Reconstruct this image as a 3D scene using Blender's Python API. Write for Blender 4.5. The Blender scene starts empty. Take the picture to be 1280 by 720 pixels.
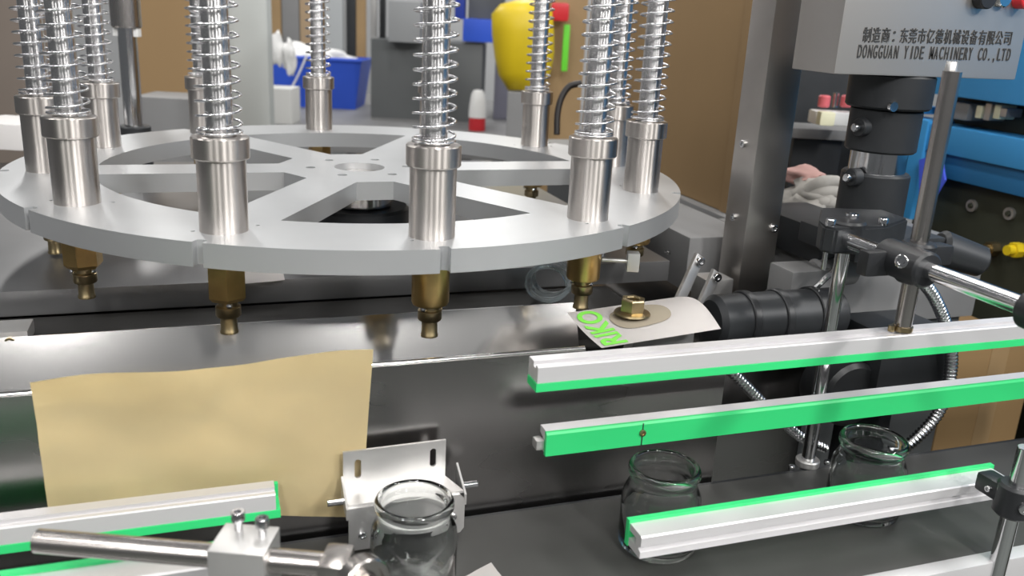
import bpy, bmesh, math, random
from mathutils import Vector, Matrix
random.seed(7)
scn = bpy.context.scene
col = scn.collection
PI = math.pi

# ------------------------------------------------------------------ camera
FPX = 1099.707
CAM = Vector((-0.162, -0.966, 1.222))
def _basis():
    yaw, pit, roll = 0.34593983, 0.30416661, 0.05299068
    F = Vector((0, math.cos(pit), -math.sin(pit))); R = Vector((1, 0, 0)); U = R.cross(F)
    R2 = R*math.cos(roll) + U*math.sin(roll); U2 = U*math.cos(roll) - R*math.sin(roll)
    M = Matrix.Rotation(-yaw, 3, 'Z')
    return M @ R2, M @ U2, M @ F
CR, CU, CF = _basis()
YAW = -0.34593983
cd = bpy.data.cameras.new('camera'); cd.sensor_width = 36; cd.lens = 36*FPX/1280
cd.clip_start = .02; cd.clip_end = 60
cd.dof.use_dof = True; cd.dof.focus_distance = .78; cd.dof.aperture_fstop = 8.0
cam = bpy.data.objects.new('camera', cd); col.objects.link(cam)
m = Matrix((CR, CU, -CF)).transposed().to_4x4(); m.translation = CAM
cam.matrix_world = m
scn.camera = cam
# ------------------------------------------------------------------ world, lamps, exposure
w = bpy.data.worlds.new('hall'); scn.world = w; w.use_nodes = True
w.node_tree.nodes['Background'].inputs[0].default_value = (.80, .83, .86, 1)
w.node_tree.nodes['Background'].inputs[1].default_value = .15
scn.view_settings.view_transform = 'Standard'; scn.view_settings.look = 'None'
scn.view_settings.gamma = 1; scn.view_settings.use_curve_mapping = False
scn.view_settings.exposure = 0.0
def area(name, loc, sx, sy, power, target=None, color=(1, .985, .96)):
    l = bpy.data.lights.new(name, 'AREA'); l.shape = 'RECTANGLE'; l.size = sx; l.size_y = sy; l.energy = power; l.color = color
    o = bpy.data.objects.new(name, l); col.objects.link(o); o.location = loc
    if target: o.rotation_euler = (Vector(target)-Vector(loc)).to_track_quat('-Z', 'Y').to_euler()
    return o
# rows of fluorescent ceiling battens of the hall
for x, y, pw in ((-1.5, -1.3, 22), (.2, -1.3, 26), (1.9, -1.3, 32), (-2.4, -3.0, 60), (-.9, -3.0, 75), (.6, -3.0, 110), (2.1, -3.0, 150), (-1.5, .8, 20), (.2, .8, 20), (1.9, .8, 20), (-.6, 2.9, 35), (1.2, 2.9, 35)):
    area('ceiling_batten_light', (x, y, 3.0), .16, 1.25, pw*.82)
# ------------------------------------------------------------------ pixel -> place helpers (1280x720)
def ray(u, v): return CR*((u-640)/FPX) - CU*((v-360)/FPX) + CF
def onX(u, v, c): d = ray(u, v); return CAM + d*((c-CAM.x)/d.x)
def onY(u, v, c): d = ray(u, v); return CAM + d*((c-CAM.y)/d.y)
def onZ(u, v, c): d = ray(u, v); return CAM + d*((c-CAM.z)/d.z)
def at(u, v, d): return CAM + ray(u, v)*d
def depth(P): return (Vector(P)-CAM).dot(CF)

# ------------------------------------------------------------------ materials
MATS = {}
def mat(name, color, metal=0., rough=.5, noise=0., nscale=20., bump=0., stretch=(1, 1, 1), spec=.5, trans=0., emit=None, rvar=0., color2=None, ior=1.45, coat=0., aniso=0., arot=0.):
    if name in MATS: return MATS[name]
    M = bpy.data.materials.new(name); M.use_nodes = True; N = M.node_tree.nodes; L = M.node_tree.links
    b = N['Principled BSDF']
    c = tuple(color)+(1,)
    b.inputs['Base Color'].default_value = c; b.inputs['Metallic'].default_value = metal; b.inputs['Roughness'].default_value = rough
    b.inputs['Specular IOR Level'].default_value = spec; b.inputs['Transmission Weight'].default_value = trans; b.inputs['IOR'].default_value = ior
    b.inputs['Coat Weight'].default_value = coat; b.inputs['Anisotropic'].default_value = aniso
    tc = N.new('ShaderNodeTexCoord'); mp = N.new('ShaderNodeMapping'); nt = N.new('ShaderNodeTexNoise')
    mp.inputs['Scale'].default_value = stretch; nt.inputs['Scale'].default_value = nscale; nt.inputs['Detail'].default_value = 4
    L.new(tc.outputs['Object'], mp.inputs['Vector']); L.new(mp.outputs[0], nt.inputs['Vector'])
    if noise > 0 or color2:
        mx = N.new('ShaderNodeMix'); mx.data_type = 'RGBA'
        c2 = tuple(color2)+(1,) if color2 else tuple(max(0, x*(1-noise)) for x in color)+(1,)
        mx.inputs['A'].default_value = c; mx.inputs['B'].default_value = c2
        rp = N.new('ShaderNodeValToRGB'); rp.color_ramp.elements[0].position = .35; rp.color_ramp.elements[1].position = .68
        L.new(nt.outputs['Fac'], rp.inputs[0]); L.new(rp.outputs[0], mx.inputs['Factor']); L.new(mx.outputs['Result'], b.inputs['Base Color'])
    if rvar > 0:
        mr = N.new('ShaderNodeMapRange'); mr.inputs['To Min'].default_value = max(.02, rough-rvar); mr.inputs['To Max'].default_value = rough+rvar
        L.new(nt.outputs['Fac'], mr.inputs['Value']); L.new(mr.outputs[0], b.inputs['Roughness'])
    if bump > 0:
        bp = N.new('ShaderNodeBump'); bp.inputs['Strength'].default_value = bump; bp.inputs['Distance'].default_value = .002
        L.new(nt.outputs['Fac'], bp.inputs['Height']); L.new(bp.outputs[0], b.inputs['Normal'])
    if aniso > 0:
        tg = N.new('ShaderNodeTangent'); tg.direction_type = 'RADIAL'; tg.axis = 'Z'; L.new(tg.outputs[0], b.inputs['Tangent'])
        b.inputs['Anisotropic Rotation'].default_value = arot
    if emit:
        b.inputs['Emission Color'].default_value = tuple(emit[0])+(1,); b.inputs['Emission Strength'].default_value = emit[1]
    MATS[name] = M
    return M
ALU = mat('machined_aluminium', (.60, .61, .62), .75, .40, noise=.06, nscale=9, rvar=.06)
RAIL = mat('anodised_aluminium', (.70, .69, .70), .55, .42, noise=.05, nscale=60, stretch=(.02, 1, 1))
STEEL = mat('brushed_steel', (.56, .53, .51), 1, .27, noise=.14, nscale=160, stretch=(1, 1, .03), rvar=.05)
TURNED = mat('turned_steel', (.60, .56, .53), 1, .34, noise=.08, nscale=120, stretch=(1, 1, .05), aniso=.93, arot=.25)
SHAFT = mat('ground_shaft', (.68, .67, .67), 1, .26, aniso=.93, arot=.25)
CHROME = mat('polished_shaft', (.66, .66, .67), 1, .13)
SPRING = mat('spring_wire', (.74, .74, .76), 1, .22)
SATIN = mat('satin_rod', (.50, .47, .45), 1, .26, noise=.08, nscale=40)
BRASS = mat('brass', (.66, .46, .19), 1, .36, noise=.2, nscale=60)
BRASSD = mat('dull_brass', (.44, .35, .20), 1, .33, noise=.25, nscale=90)
SHEET = mat('mirror_sheet', (.62, .61, .60), 1, .15, noise=.08, nscale=5, bump=.05)
PANEL = mat('satin_sheet', (.27, .26, .255), 1, .27, noise=.12, nscale=4, stretch=(.6, 1, 2), rvar=.05)
BRKT = mat('bead_blasted_steel', (.62, .61, .60), .8, .38, noise=.1, nscale=30)
DECK = mat('grey_deck', (.30, .30, .305), .8, .35, noise=.15, nscale=7)
GREEN = mat('green_plastic', (.03, .54, .165), 0, .42, noise=.12, nscale=4, stretch=(1, 1, 1))
BLACKP = mat('black_plastic', (.018, .019, .021), 0, .38)
BLACKM = mat('black_oxide', (.028, .03, .033), .2, .42, noise=.2, nscale=20)
DARKGAP = mat('gap_shade', (.012, .011, .010), 0, .6)  # near-black stands in for the shade in the trough and under the deck
BELT = mat('belt_rubber', (.047, .047, .045), 0, .5, noise=.15, nscale=12)
GLASS = mat('jar_glass', (.97, .99, .985), 0, .01, trans=1, ior=1.46)
PAPER = mat('kraft_paper', (.80, .66, .38), 0, .75, nscale=9, color2=(.71, .58, .33))
CARD = mat('white_card', (.78, .74, .72), 0, .55, noise=.05, nscale=20)
INK = mat('green_ink', (.18, .60, .07), 0, .6)
DIRT = mat('oil_stain', (.27, .235, .18), 0, .6)
CARTON = mat('carton', (.33, .215, .105), 0, .8, noise=.12, nscale=3, stretch=(1, 1, .3))
CARTOND = mat('carton_tan', (.30, .19, .085), 0, .8, noise=.15, nscale=4)
STAIN = mat('stainless_post', (.60, .57, .54), 1, .36, noise=.12, nscale=14, rvar=.06)
BOXS = mat('control_box_steel', (.52, .50, .48), .85, .42, noise=.06, nscale=5)
TXT = mat('box_print', (.03, .03, .03), 0, .6)
GREYP = mat('grey_plastic', (.23, .23, .232), 0, .5, noise=.08, nscale=9)
GREYM = mat('grey_cabinet_paint', (.12, .127, .13), .1, .45, noise=.1, nscale=5)
WHITEP = mat('white_plastic', (.80, .80, .79), 0, .4)
CLOTH = mat('cloth', (.40, .38, .35), 0, .9, noise=.2, nscale=25, bump=.4)
PINK = mat('pink_cloth', (.50, .30, .27), 0, .9, noise=.2, nscale=25, bump=.4)
RED = mat('red_plastic', (.62, .03, .04), 0, .35)
BLUEP = mat('blue_bin_plastic', (.03, .10, .62), 0, .45, noise=.1, nscale=8)
BLUEM = mat('blue_machine_paint', (.05, .29, .62), 0, .4, noise=.05, nscale=6)
BLUED = mat('deep_blue_paint', (.025, .15, .34), 0, .4)
INDIGO = mat('indigo_sheet', (.08, .13, .78), 0, .45)
OLIVE = mat('dark_olive_paint', (.045, .05, .035), .1, .5, noise=.2, nscale=10)
YELLOW = mat('yellow_sack', (.72, .53, .015), 0, .42, noise=.12, nscale=9)
LIME = mat('lime_glow', (.16, .72, .05), 0, .4)  # colour of a green reflection, painted on as a strip
FLOORM = mat('floor_epoxy', (.10, .108, .103), 0, .35, noise=.25, nscale=1.5)
WALLM = mat('hall_wall', (.50, .51, .52), 0, .8, noise=.08, nscale=2)
WOOD = mat('brown_board', (.36, .24, .12), 0, .7, noise=.15, nscale=5)
CREAM = mat('cream_fitting', (.72, .70, .50), 0, .45)
RUBBER = mat('black_rubber', (.015, .012, .012), 0, .5)
CLEAR = mat('clear_tube', (.8, .86, .88), 0, .08, trans=.85, ior=1.3)

# ------------------------------------------------------------------ mesh helpers
def finish(bm, name, material, smooth=40):
    bmesh.ops.recalc_face_normals(bm, faces=bm.faces[:])
    me = bpy.data.meshes.new(name); bm.to_mesh(me); bm.free()
    return mesh_finish(me, material, smooth)
def mesh_finish(me, material, smooth=40):
    me.materials.clear(); me.materials.append(material)
    if smooth:
        me.polygons.foreach_set('use_smooth', [True]*len(me.polygons))
        me.set_sharp_from_angle(angle=math.radians(smooth))
    return me
WORLD = {}
def link(name, me, parent=None, local=False):
    o = bpy.data.objects.new(name, me); col.objects.link(o)
    if parent:
        o.parent = parent
        if not local: o.matrix_parent_inverse = WORLD.get(parent.name, Matrix.Identity(4)).inverted()
    return o
def part(name, bm, material, parent=None, local=False, smooth=40, label=None):
    o = link(name, finish(bm, name, material, smooth), parent, local)
    if label: o['label'] = label
    return o
def thing(name, label, cat, loc=(0, 0, 0), rotz=0, group=None):
    o = bpy.data.objects.new(name, None); col.objects.link(o); o.empty_display_size = .02
    o.location = loc; o.rotation_euler = (0, 0, rotz)
    WORLD[o.name] = Matrix.Translation(Vector(loc)) @ Matrix.Rotation(rotz, 4, 'Z')
    return tag(o, label, cat, group)
def tag(o, label, cat, group=None, kind=None):
    if label: o['label'] = label
    if cat: o['category'] = cat
    if group: o['group'] = group
    if kind: o['kind'] = kind
    return o
def struct(name, bm, material):
    o = part(name, bm, material); o['kind'] = 'structure'; return o
def B(): return bmesh.new()
def box(bm, c, s, bev=0., rot=None):
    r = bmesh.ops.create_cube(bm, size=1)
    vs = r['verts']
    bmesh.ops.scale(bm, vec=s, verts=vs)
    if bev > 0:
        es = list({e for v in vs for e in v.link_edges})
        rr = bmesh.ops.bevel(bm, geom=es, offset=bev, segments=2, affect='EDGES', profile=.7)
        vs = list({v for f in rr['faces'] for v in f.verts} | {v for v in vs if v.is_valid})
    if rot is not None: bmesh.ops.rotate(bm, cent=(0, 0, 0), matrix=rot, verts=vs)
    bmesh.ops.translate(bm, vec=Vector(c), verts=vs)
    return bm
def bx(x0, x1, y0, y1, z0, z1, bev=0., bm=None):
    bm = bm or B()
    return box(bm, ((x0+x1)/2, (y0+y1)/2, (z0+z1)/2), (abs(x1-x0), abs(y1-y0), abs(z1-z0)), bev)
def cyl(bm, p0, p1, r0, r1=None, seg=32, bev=0.):
    p0 = Vector(p0); p1 = Vector(p1); r1 = r0 if r1 is None else r1
    d = p1-p0
    h = d.length
    prof = [(0, 0), (r0, 0), (r1, h), (0, h)] if bev <= 0 else [(0, 0), (r0-bev, 0), (r0, bev), (r1, h-bev), (r1-bev, h), (0, h)]
    return lathe(bm, prof, seg, Matrix.Translation(p0) @ d.to_track_quat('Z', 'Y').to_matrix().to_4x4())
def lathe(bm, prof, seg=40, M=None, a0=0.):
    rings = []
    M = M or Matrix.Identity(4)
    for r, z in prof:
        if r < 1e-7: rings.append([bm.verts.new(M @ Vector((0, 0, z)))])
        else: rings.append([bm.verts.new(M @ Vector((r*math.cos(a0+2*PI*i/seg), r*math.sin(a0+2*PI*i/seg), z))) for i in range(seg)])
    for a, b in zip(rings, rings[1:]):
        for i in range(seg):
            j = (i+1) % seg
            if len(a) == 1 and len(b) == 1: continue
            if len(a) == 1: bm.faces.new((a[0], b[i], b[j]))
            elif len(b) == 1: bm.faces.new((a[i], a[j], b[0]))
            else: bm.faces.new((a[i], a[j], b[j], b[i]))
    return bm
def tube(bm, pts, r, seg=10, rf=None):
    pts = [Vector(p) for p in pts]
    n = len(pts); rings = []
    up = None
    for i, p in enumerate(pts):
        t = (pts[min(i+1, n-1)]-pts[max(i-1, 0)]).normalized()
        if up is None: up = t.orthogonal().normalized()
        up = (up - t*up.dot(t)).normalized(); s = t.cross(up)
        rr = rf(i/(n-1)) if rf else r
        rings.append([bm.verts.new(p + (up*math.cos(2*PI*k/seg) + s*math.sin(2*PI*k/seg))*rr) for k in range(seg)])
    for a, b in zip(rings, rings[1:]):
        for k in range(seg): bm.faces.new((a[k], a[(k+1) % seg], b[(k+1) % seg], b[k]))
    bm.faces.new(rings[0][::-1]); bm.faces.new(rings[-1])
    return bm
def spline(P, n=12):
    P = [Vector(p) for p in P]; Q = [P[0]*2-P[1]]+P+[P[-1]*2-P[-2]]; out = []
    for i in range(1, len(Q)-2):
        for k in range(n):
            t = k/n; a, b, c, d = Q[i-1:i+3]
            out.append(.5*((2*b)+(c-a)*t+(2*a-5*b+4*c-d)*t*t+(3*b-a-3*c+d)*t**3))
    out.append(P[-1]); return out
def prism(bm, poly, ax, a0, a1):
    """poly in the plane perpendicular to axis ax (the other two axes in order), extruded from a0 to a1"""
    def pt(u, v, a): return Vector((a, u, v)) if ax == 0 else Vector((u, a, v)) if ax == 1 else Vector((u, v, a))
    lo = [bm.verts.new(pt(u, v, a0)) for u, v in poly]; hi = [bm.verts.new(pt(u, v, a1)) for u, v in poly]
    n = len(poly)
    bm.faces.new(lo); bm.faces.new(hi[::-1])
    for i in range(n): bm.faces.new((lo[i], lo[(i+1) % n], hi[(i+1) % n], hi[i]))
    return bm
def plate_mesh(name, loops, thick, material, bev=0., smooth=20, M=None):
    """a flat plate with holes: closed 2D loops (first the outline), thickness in +z from 0"""
    cu = bpy.data.curves.new(name, 'CURVE'); cu.dimensions = '2D'; cu.fill_mode = 'BOTH'
    for lp in loops:
        s = cu.splines.new('POLY'); s.points.add(len(lp)-1)
        for i, (x, y) in enumerate(lp): s.points[i].co = (x, y, 0, 1)
        s.use_cyclic_u = True
    cu.extrude = thick/2-bev; cu.bevel_depth = bev; cu.bevel_resolution = 1; cu.offset = -bev
    o = bpy.data.objects.new(name, cu); col.objects.link(o)
    dg = bpy.context.evaluated_depsgraph_get(); me = bpy.data.meshes.new_from_object(o.evaluated_get(dg))
    bpy.data.objects.remove(o); bpy.data.curves.remove(cu)
    me.transform(Matrix.Translation((0, 0, thick/2)))
    if M is not None: me.transform(M)
    bm = bmesh.new(); bm.from_mesh(me); bmesh.ops.remove_doubles(bm, verts=bm.verts[:], dist=1e-6); bm.to_mesh(me); bm.free()
    me.name = name
    return mesh_finish(me, material, smooth)
def text_mesh(name, body, size, material, M, sx=1.0, depth=.0002, bold=0.):
    cu = bpy.data.curves.new(name, 'FONT'); cu.body = body; cu.size = size; cu.extrude = depth; cu.offset = bold; cu.align_x = 'LEFT'; cu.align_y = 'BOTTOM_BASELINE'
    o = bpy.data.objects.new(name, cu); col.objects.link(o)
    dg = bpy.context.evaluated_depsgraph_get(); me = bpy.data.meshes.new_from_object(o.evaluated_get(dg))
    bpy.data.objects.remove(o); bpy.data.curves.remove(cu)
    xs = [v.co.x for v in me.vertices]
    me.transform(Matrix.Diagonal((sx/(max(xs)-min(xs)), 1, 1, 1)))      # sx is the wanted width
    me.transform(M); me.name = name
    return mesh_finish(me, material, 0)
def socket_screw(bm, p, axis, r, h, seg=20):
    """cap screw with a hexagonal socket; p at its seat, axis points out"""
    M = Matrix.Translation(Vector(p)) @ Vector(axis).to_track_quat('Z', 'Y').to_matrix().to_4x4()
    lathe(bm, [(0, 0), (r, 0), (r, h*.9), (r*.9, h), (r*.55, h), (r*.5, h*.4), (0, h*.4)], seg, M)
    return bm
def blob(bm, c, s, seed, amp=.25, sub=3, freq=1.6):
    from mathutils import noise as nz
    r = bmesh.ops.create_icosphere(bm, subdivisions=sub, radius=1)
    for v in r['verts']:
        n = v.co.normalized(); k = 1 + amp*nz.fractal(n*freq+Vector((seed*3.1, seed, 0)), 1, 2, 3)
        v.co = Vector((n.x*s[0]*k, n.y*s[1]*k, n.z*s[2]*k)) + Vector(c)
    return bm
RZ = Matrix.Rotation(YAW, 3, 'Z')
HX = RZ @ Vector((1, 0, 0)); HY = RZ @ Vector((0, 1, 0))
def stand(x0, x1, yb, yt, z, bm=None, thick=.2, bev=.004, d=None):
    """upright box facing the camera that stands on height z, from its outline in the frame (or at depth d)"""
    bm = bm or B()
    c = onZ((x0+x1)/2, yb, z) if d is None else at((x0+x1)/2, yb, d)
    dd = depth(c); W = (x1-x0)*dd/FPX; H = (yb-yt)*dd/FPX/.98
    ctr = c + HY*(thick/2) + Vector((0, 0, H/2))
    return box(bm, ctr, (W, thick, H), bev, RZ)

# ================================================================== SETTING
DZ = 1.05           # top of the rotary disc
bm = bx(-6, 7, -5, 7, -.1, 0); struct('floor', bm, FLOORM)
bm = B(); box(bm, CAM + CF*0 + HY*5.2 + Vector((0, 0, .85-CAM.z+1.2)), (12, .15, 4.1), 0, RZ); struct('wall_back', bm, WALLM)

# ================================================================== MACHINE BASE
cab = thing('machine_cabinet', 'stainless machine cabinet with dark satin front panel under the rotary disc', 'machine base', (-.2, .1, 0))
part('body', bx(-.75, .255, -.19, .55, .02, .905, .002), PANEL, cab)
bm = B(); prism(bm, [(-.75, .05), (.257, .05), (.257, .952), (.123, .957), (.122, .964), (-.75, .964)], 1, -.362, -.358); part('front_panel', bm, PANEL, cab)
bm = B(); cyl(bm, (-.75, -.359, .9645), (.122, -.359, .9645), .0022, seg=10); part('panel_edge', bm, SHEET, cab, label='bright folded top edge of the front panel')
part('side_panel', bx(.254, .257, -.357, -.19, .05, .90), PANEL, cab)
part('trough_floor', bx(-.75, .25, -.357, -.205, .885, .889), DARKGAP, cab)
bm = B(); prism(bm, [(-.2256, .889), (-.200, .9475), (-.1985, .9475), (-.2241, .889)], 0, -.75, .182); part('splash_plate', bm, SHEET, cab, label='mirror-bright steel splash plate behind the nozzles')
part('shadow_board', bx(-.75, .25, -.196, -.125, .905, .938), DARKGAP, cab)  # added board, coloured near-black as the shade in the gap
deck = part('deck_plate', bx(-.75, .33, -.122, .55, .939, .9625, .001), DECK, cab, label='thick grey steel deck plate')
for (u, v) in ((838, 276), (866, 285), (752, 318), (834, 317), (850, 303)):
    q = onZ(u, v, .963); bm = B(); socket_screw(bm, (q.x, q.y, .9625), (0, 0, 1), .004, .004); part('deck_screw', bm, CHROME, deck)
bm = B(); cyl(bm, (-.01, 0, .9625), (-.01, 0, .985), .075, seg=48, bev=.002); part('bearing_flange', bm, STEEL, cab)
bm = B(); cyl(bm, (0, 0, .985), (0, 0, 1.008), .055, seg=48, bev=.003); part('bearing_ring', bm, BLACKM, cab)
bm = B(); cyl(bm, (0, 0, 1.008), (0, 0, 1.0309), .036, seg=48, bev=.002); part('drive_shaft', bm, CHROME, cab)
bm = bx(-.36, -.3065, -.197, -.165, .9385, .951, .002); eb = part('edge_bracket', bm, BRKT, cab)
q = onY(12, 417, -.1972); bm = B(); socket_screw(bm, (q.x, -.1972, .943), (0, -1, 0), .0045, .004); part('bracket_screw', bm, BRASSD, eb)
part('side_block', bx(.36, .45, -.11, .12, .92, .985, .003), GREYP, cab)

# kraft paper taped on the front panel
def sheet(name, corners, nu, nv, wob, material, thick=.0004, seed=0, label=None, cat=None, fn=None):
    from mathutils import noise as nz
    bm = B(); a, b, c, d = [Vector(q) for q in corners]; G = []
    nrm = (b-a).cross(d-a).normalized()
    for j in range(nv+1):
        row = []
        for i in range(nu+1):
            u = i/nu; v = j/nv
            P = (a*(1-u)+b*u)*(1-v)+(d*(1-u)+c*u)*v
            P += nrm*wob*nz.fractal(Vector((u*2.3+seed, v*2.1, seed)), 1, 2, 3)
            if fn: P += fn(u, v)
            row.append(bm.verts.new(P))
        G.append(row)
    for j in range(nv):
        for i in range(nu): bm.faces.new((G[j][i], G[j][i+1], G[j+1][i+1], G[j+1][i]))
    bmesh.ops.solidify(bm, geom=bm.faces[:], thickness=thick)
    o = part(name, bm, material, smooth=60)
    if cat: tag(o, label, cat)
    return o
pq = [onY(38, 477, -.366), onY(466, 437, -.366), onY(452, 640, -.366), onY(63, 647, -.366)]
pq[2].z = .840; pq[3].z = .868
sheet('paper_sheet', pq, 30, 14, .004, PAPER, seed=2, label='tan kraft paper sheet hung on the front panel', cat='paper',
      fn=lambda u, v: Vector((0, -.002, .0025*math.sin(u*9)*(1-v)+.006*v*math.sin(PI*u))))

# ================================================================== ROTARY DISC
A0 = math.radians(210.969)
SPR = .3085
disc = thing('rotary_disc', 'round aluminium carrier disc with six windows and rim notches', 'disc', (0, 0, 1.031))
outer = []
for k in range(12):
    a = A0+k*PI/6
    n = .0042; R = .35
    ha = n/R
    outer += [((R)*math.cos(a-ha), R*math.sin(a-ha)), ((R-.007)*math.cos(a-ha), (R-.007)*math.sin(a-ha)),
              ((R-.009)*math.cos(a), (R-.009)*math.sin(a)), ((R-.007)*math.cos(a+ha), (R-.007)*math.sin(a+ha)), (R*math.cos(a+ha), R*math.sin(a+ha))]
    for i in range(1, 12):
        b = a+ha+(PI/6-2*ha)*i/12
        outer.append((R*math.cos(b), R*math.sin(b)))
loops = [outer]
for k in range(6):
    ac = math.radians(270.969)+k*PI/3
    hw = .0265; ro = .266; ri = .088
    L = []
    def corner(r, sgn):          # point on circle r at spoke half width hw from the spoke centre line
        sp_ = PI/6; off = math.asin(hw/r); return sgn*(sp_-off)
    ao = corner(ro, 1)
    for i in range(15): b = ac-ao+2*ao*i/14; L.append((ro*math.cos(b), ro*math.sin(b)))
    ai = corner(ri, 1)
    for b in (ac+ai, ac-ai): L.append((ri*math.cos(b), ri*math.sin(b)))
    loops.append(L)
def circ(x, y, r, n=24): return [(x+r*math.cos(2*PI*i/n), y+r*math.sin(2*PI*i/n)) for i in range(n)]
loops.append(circ(0, 0, .0275, 48))
for k in range(6): a = math.radians(1+60*k); loops.append(circ(.053*math.cos(a), .053*math.sin(a), .0052, 20))
for k in range(12):
    a = A0+k*PI/6
    for s, r in ((-1, .322), (1, .287)):
        b = a+s*math.radians(3.4); loops.append(circ(r*math.cos(b), r*math.sin(b), .0018, 10))
link('disc_plate', plate_mesh('disc_plate', loops, .019, ALU, 0., 20, M=Matrix.Translation((0, 0, 1.031))), disc)
bm = B(); cyl(bm, (0, 0, 1.0325), (0, 0, 1.043), .027, seg=40); part('hub_plug', bm, STEEL, disc)

# ------------------------------------------------------------------ spindles
def spindle_meshes():
    ms = {}
    bm = B(); lathe(bm, [(0, 0), (.0183, 0), (.0183, .0555), (0, .0555)], 48); ms['sleeve'] = finish(bm, 'sleeve', TURNED)
    bm = B(); lathe(bm, [(0, .0556), (.0205, .0556), (.0214, .0566), (.0214, .0712), (.0206, .072), (.0125, .072), (.0125, .07), (0, .07)], 48); ms['collar'] = finish(bm, 'collar', TURNED)
    bm = B(); lathe(bm, [(0, .0701), (.0102, .0701), (.0102, .398), (.009, .40), (0, .40)], 40); ms['shaft'] = finish(bm, 'shaft', SHAFT)
    bm = B(); pts = []
    turns = 30; n = 20
    for i in range(turns*n+1):
        t = i/n
        z = .0735 + (t*.0022 if t < 1.5 else .0033+(t-1.5)*.0106)
        if z > .36: break
        pts.append((.0162*math.cos(2*PI*t), .0162*math.sin(2*PI*t), z))
    tube(bm, pts, .00105, 6); ms['spring'] = finish(bm, 'spring', SPRING, 80)
    bm = B(); lathe(bm, [(0, .362), (.021, .362), (.021, .38), (0, .38)], 40); ms['upper_collar'] = finish(bm, 'upper_collar', STEEL)
    def noz(hexa):
        bm = B()
        lathe(bm, [(0, -.0191), (.0155, -.0191), (.0145, -.0225), (.011, -.023), (0, -.023)], 32); 
        if hexa: lathe(bm, [(0, -.0228), (.0150, -.0228), (.0158, -.0238), (.0158, -.0535), (.0135, -.0565), (0, -.0565)], 6, a0=.3)
        else: lathe(bm, [(0, -.0228), (.0143, -.0228), (.0152, -.0238), (.0152, -.0545), (.0142, -.0565), (0, -.0565)], 40)
        return finish(bm, 'nozzle_body', BRASS, 30)
    ms['nozzle_body'] = noz(True); ms['nozzle_round'] = noz(False)
    bm = B(); lathe(bm, [(0, -.0564), (.0078, -.0564), (.0078, -.0615), (0, -.0615)], 24); ms['nozzle_neck'] = finish(bm, 'nozzle_neck', BRASSD)
    bm = B(); lathe(bm, [(0, -.0616), (.0088, -.0616), (.0098, -.0624), (.0098, -.0695), (.009, -.0705), (0, -.0705)], 28); ms['nozzle_ring'] = finish(bm, 'nozzle_ring', BRASSD)
    bm = B(); lathe(bm, [(0, -.0706), (.0064, -.0706), (.0066, -.082), (.0072, -.0828), (.0072, -.0845), (.005, -.0845), (.0045, -.077), (0, -.077)], 24); ms['nozzle_tip'] = finish(bm, 'nozzle_tip', BRASSD)
    bm = B()
    for q in (0, 1, 2): lathe(bm, [(0, -.0022), (.0020, -.0014), (.0026, 0), (.0020, .0016), (0, .0024)], 12, Matrix.Translation((.0098*math.cos(2.1*q+.4), .0098*math.sin(2.1*q+.4), -.0592)))
    ms['ball_catch'] = finish(bm, 'ball_catch', CHROME)
    return ms
SM = spindle_meshes()
SPL = {0: 'spring spindle in the front row at far left, its sleeve overlapping another behind it',
       1: 'front spring spindle second from left, above a hexagonal brass nozzle',
       2: 'spring spindle at the front centre of the disc above a round brass nozzle',
       3: 'front right spring spindle above the white card, with round brass nozzle',
       4: 'spring spindle nearest the right rim of the disc',
       5: 'slim spring spindle half hidden between the two right-hand spindles',
       6: 'spring spindle at back right in front of the yellow sack',
       7: 'spring spindle at the back hidden behind the front centre spindle',
       8: 'spring spindle at the back centre in front of the blue bin',
       9: 'rear spring spindle mostly hidden behind the second front spindle',
       10: 'rear left spring spindle beside the thick steel column',
       11: 'leftmost spring spindle on the disc, partly behind its front neighbour'}
for k in range(12):
    a = A0+k*PI/6
    t = thing('spring_spindle', SPL[k], 'spindle', (SPR*math.cos(a), SPR*math.sin(a), DZ), a+PI/2+k*.7, 'spring spindles around the disc')
    for nm in ('sleeve', 'collar', 'shaft', 'spring', 'upper_collar'): link(nm, SM[nm], t, True)
    nb = link('nozzle_body', SM['nozzle_round' if k in (2, 3, 4, 7) else 'nozzle_body'], t, True)
    link('nozzle_ring', SM['nozzle_ring'], nb, True); link('nozzle_neck', SM['nozzle_neck'], nb, True); link('nozzle_tip', SM['nozzle_tip'], nb, True); link('ball_catch', SM['ball_catch'], nb, True)
    if k == 3:
        bm = B(); q = Vector((SPR*math.cos(a), SPR*math.sin(a), 1.012))
        cyl(bm, q+HX*.016, q+HX*.040, .0022, seg=12); o = part('side_pin', bm, BRKT, t)
        bm = B(); cyl(bm, q-HX*.030, q-HX*.014, .002, seg=12); part('side_pin', bm, BRASSD, t)
        bm = B(); box(bm, q+HX*.044, (.011, .012, .017), .001, RZ); part('pin_block', bm, BRKT, t)
        WORLD.setdefault(t.name, Matrix.Identity(4))

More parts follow.
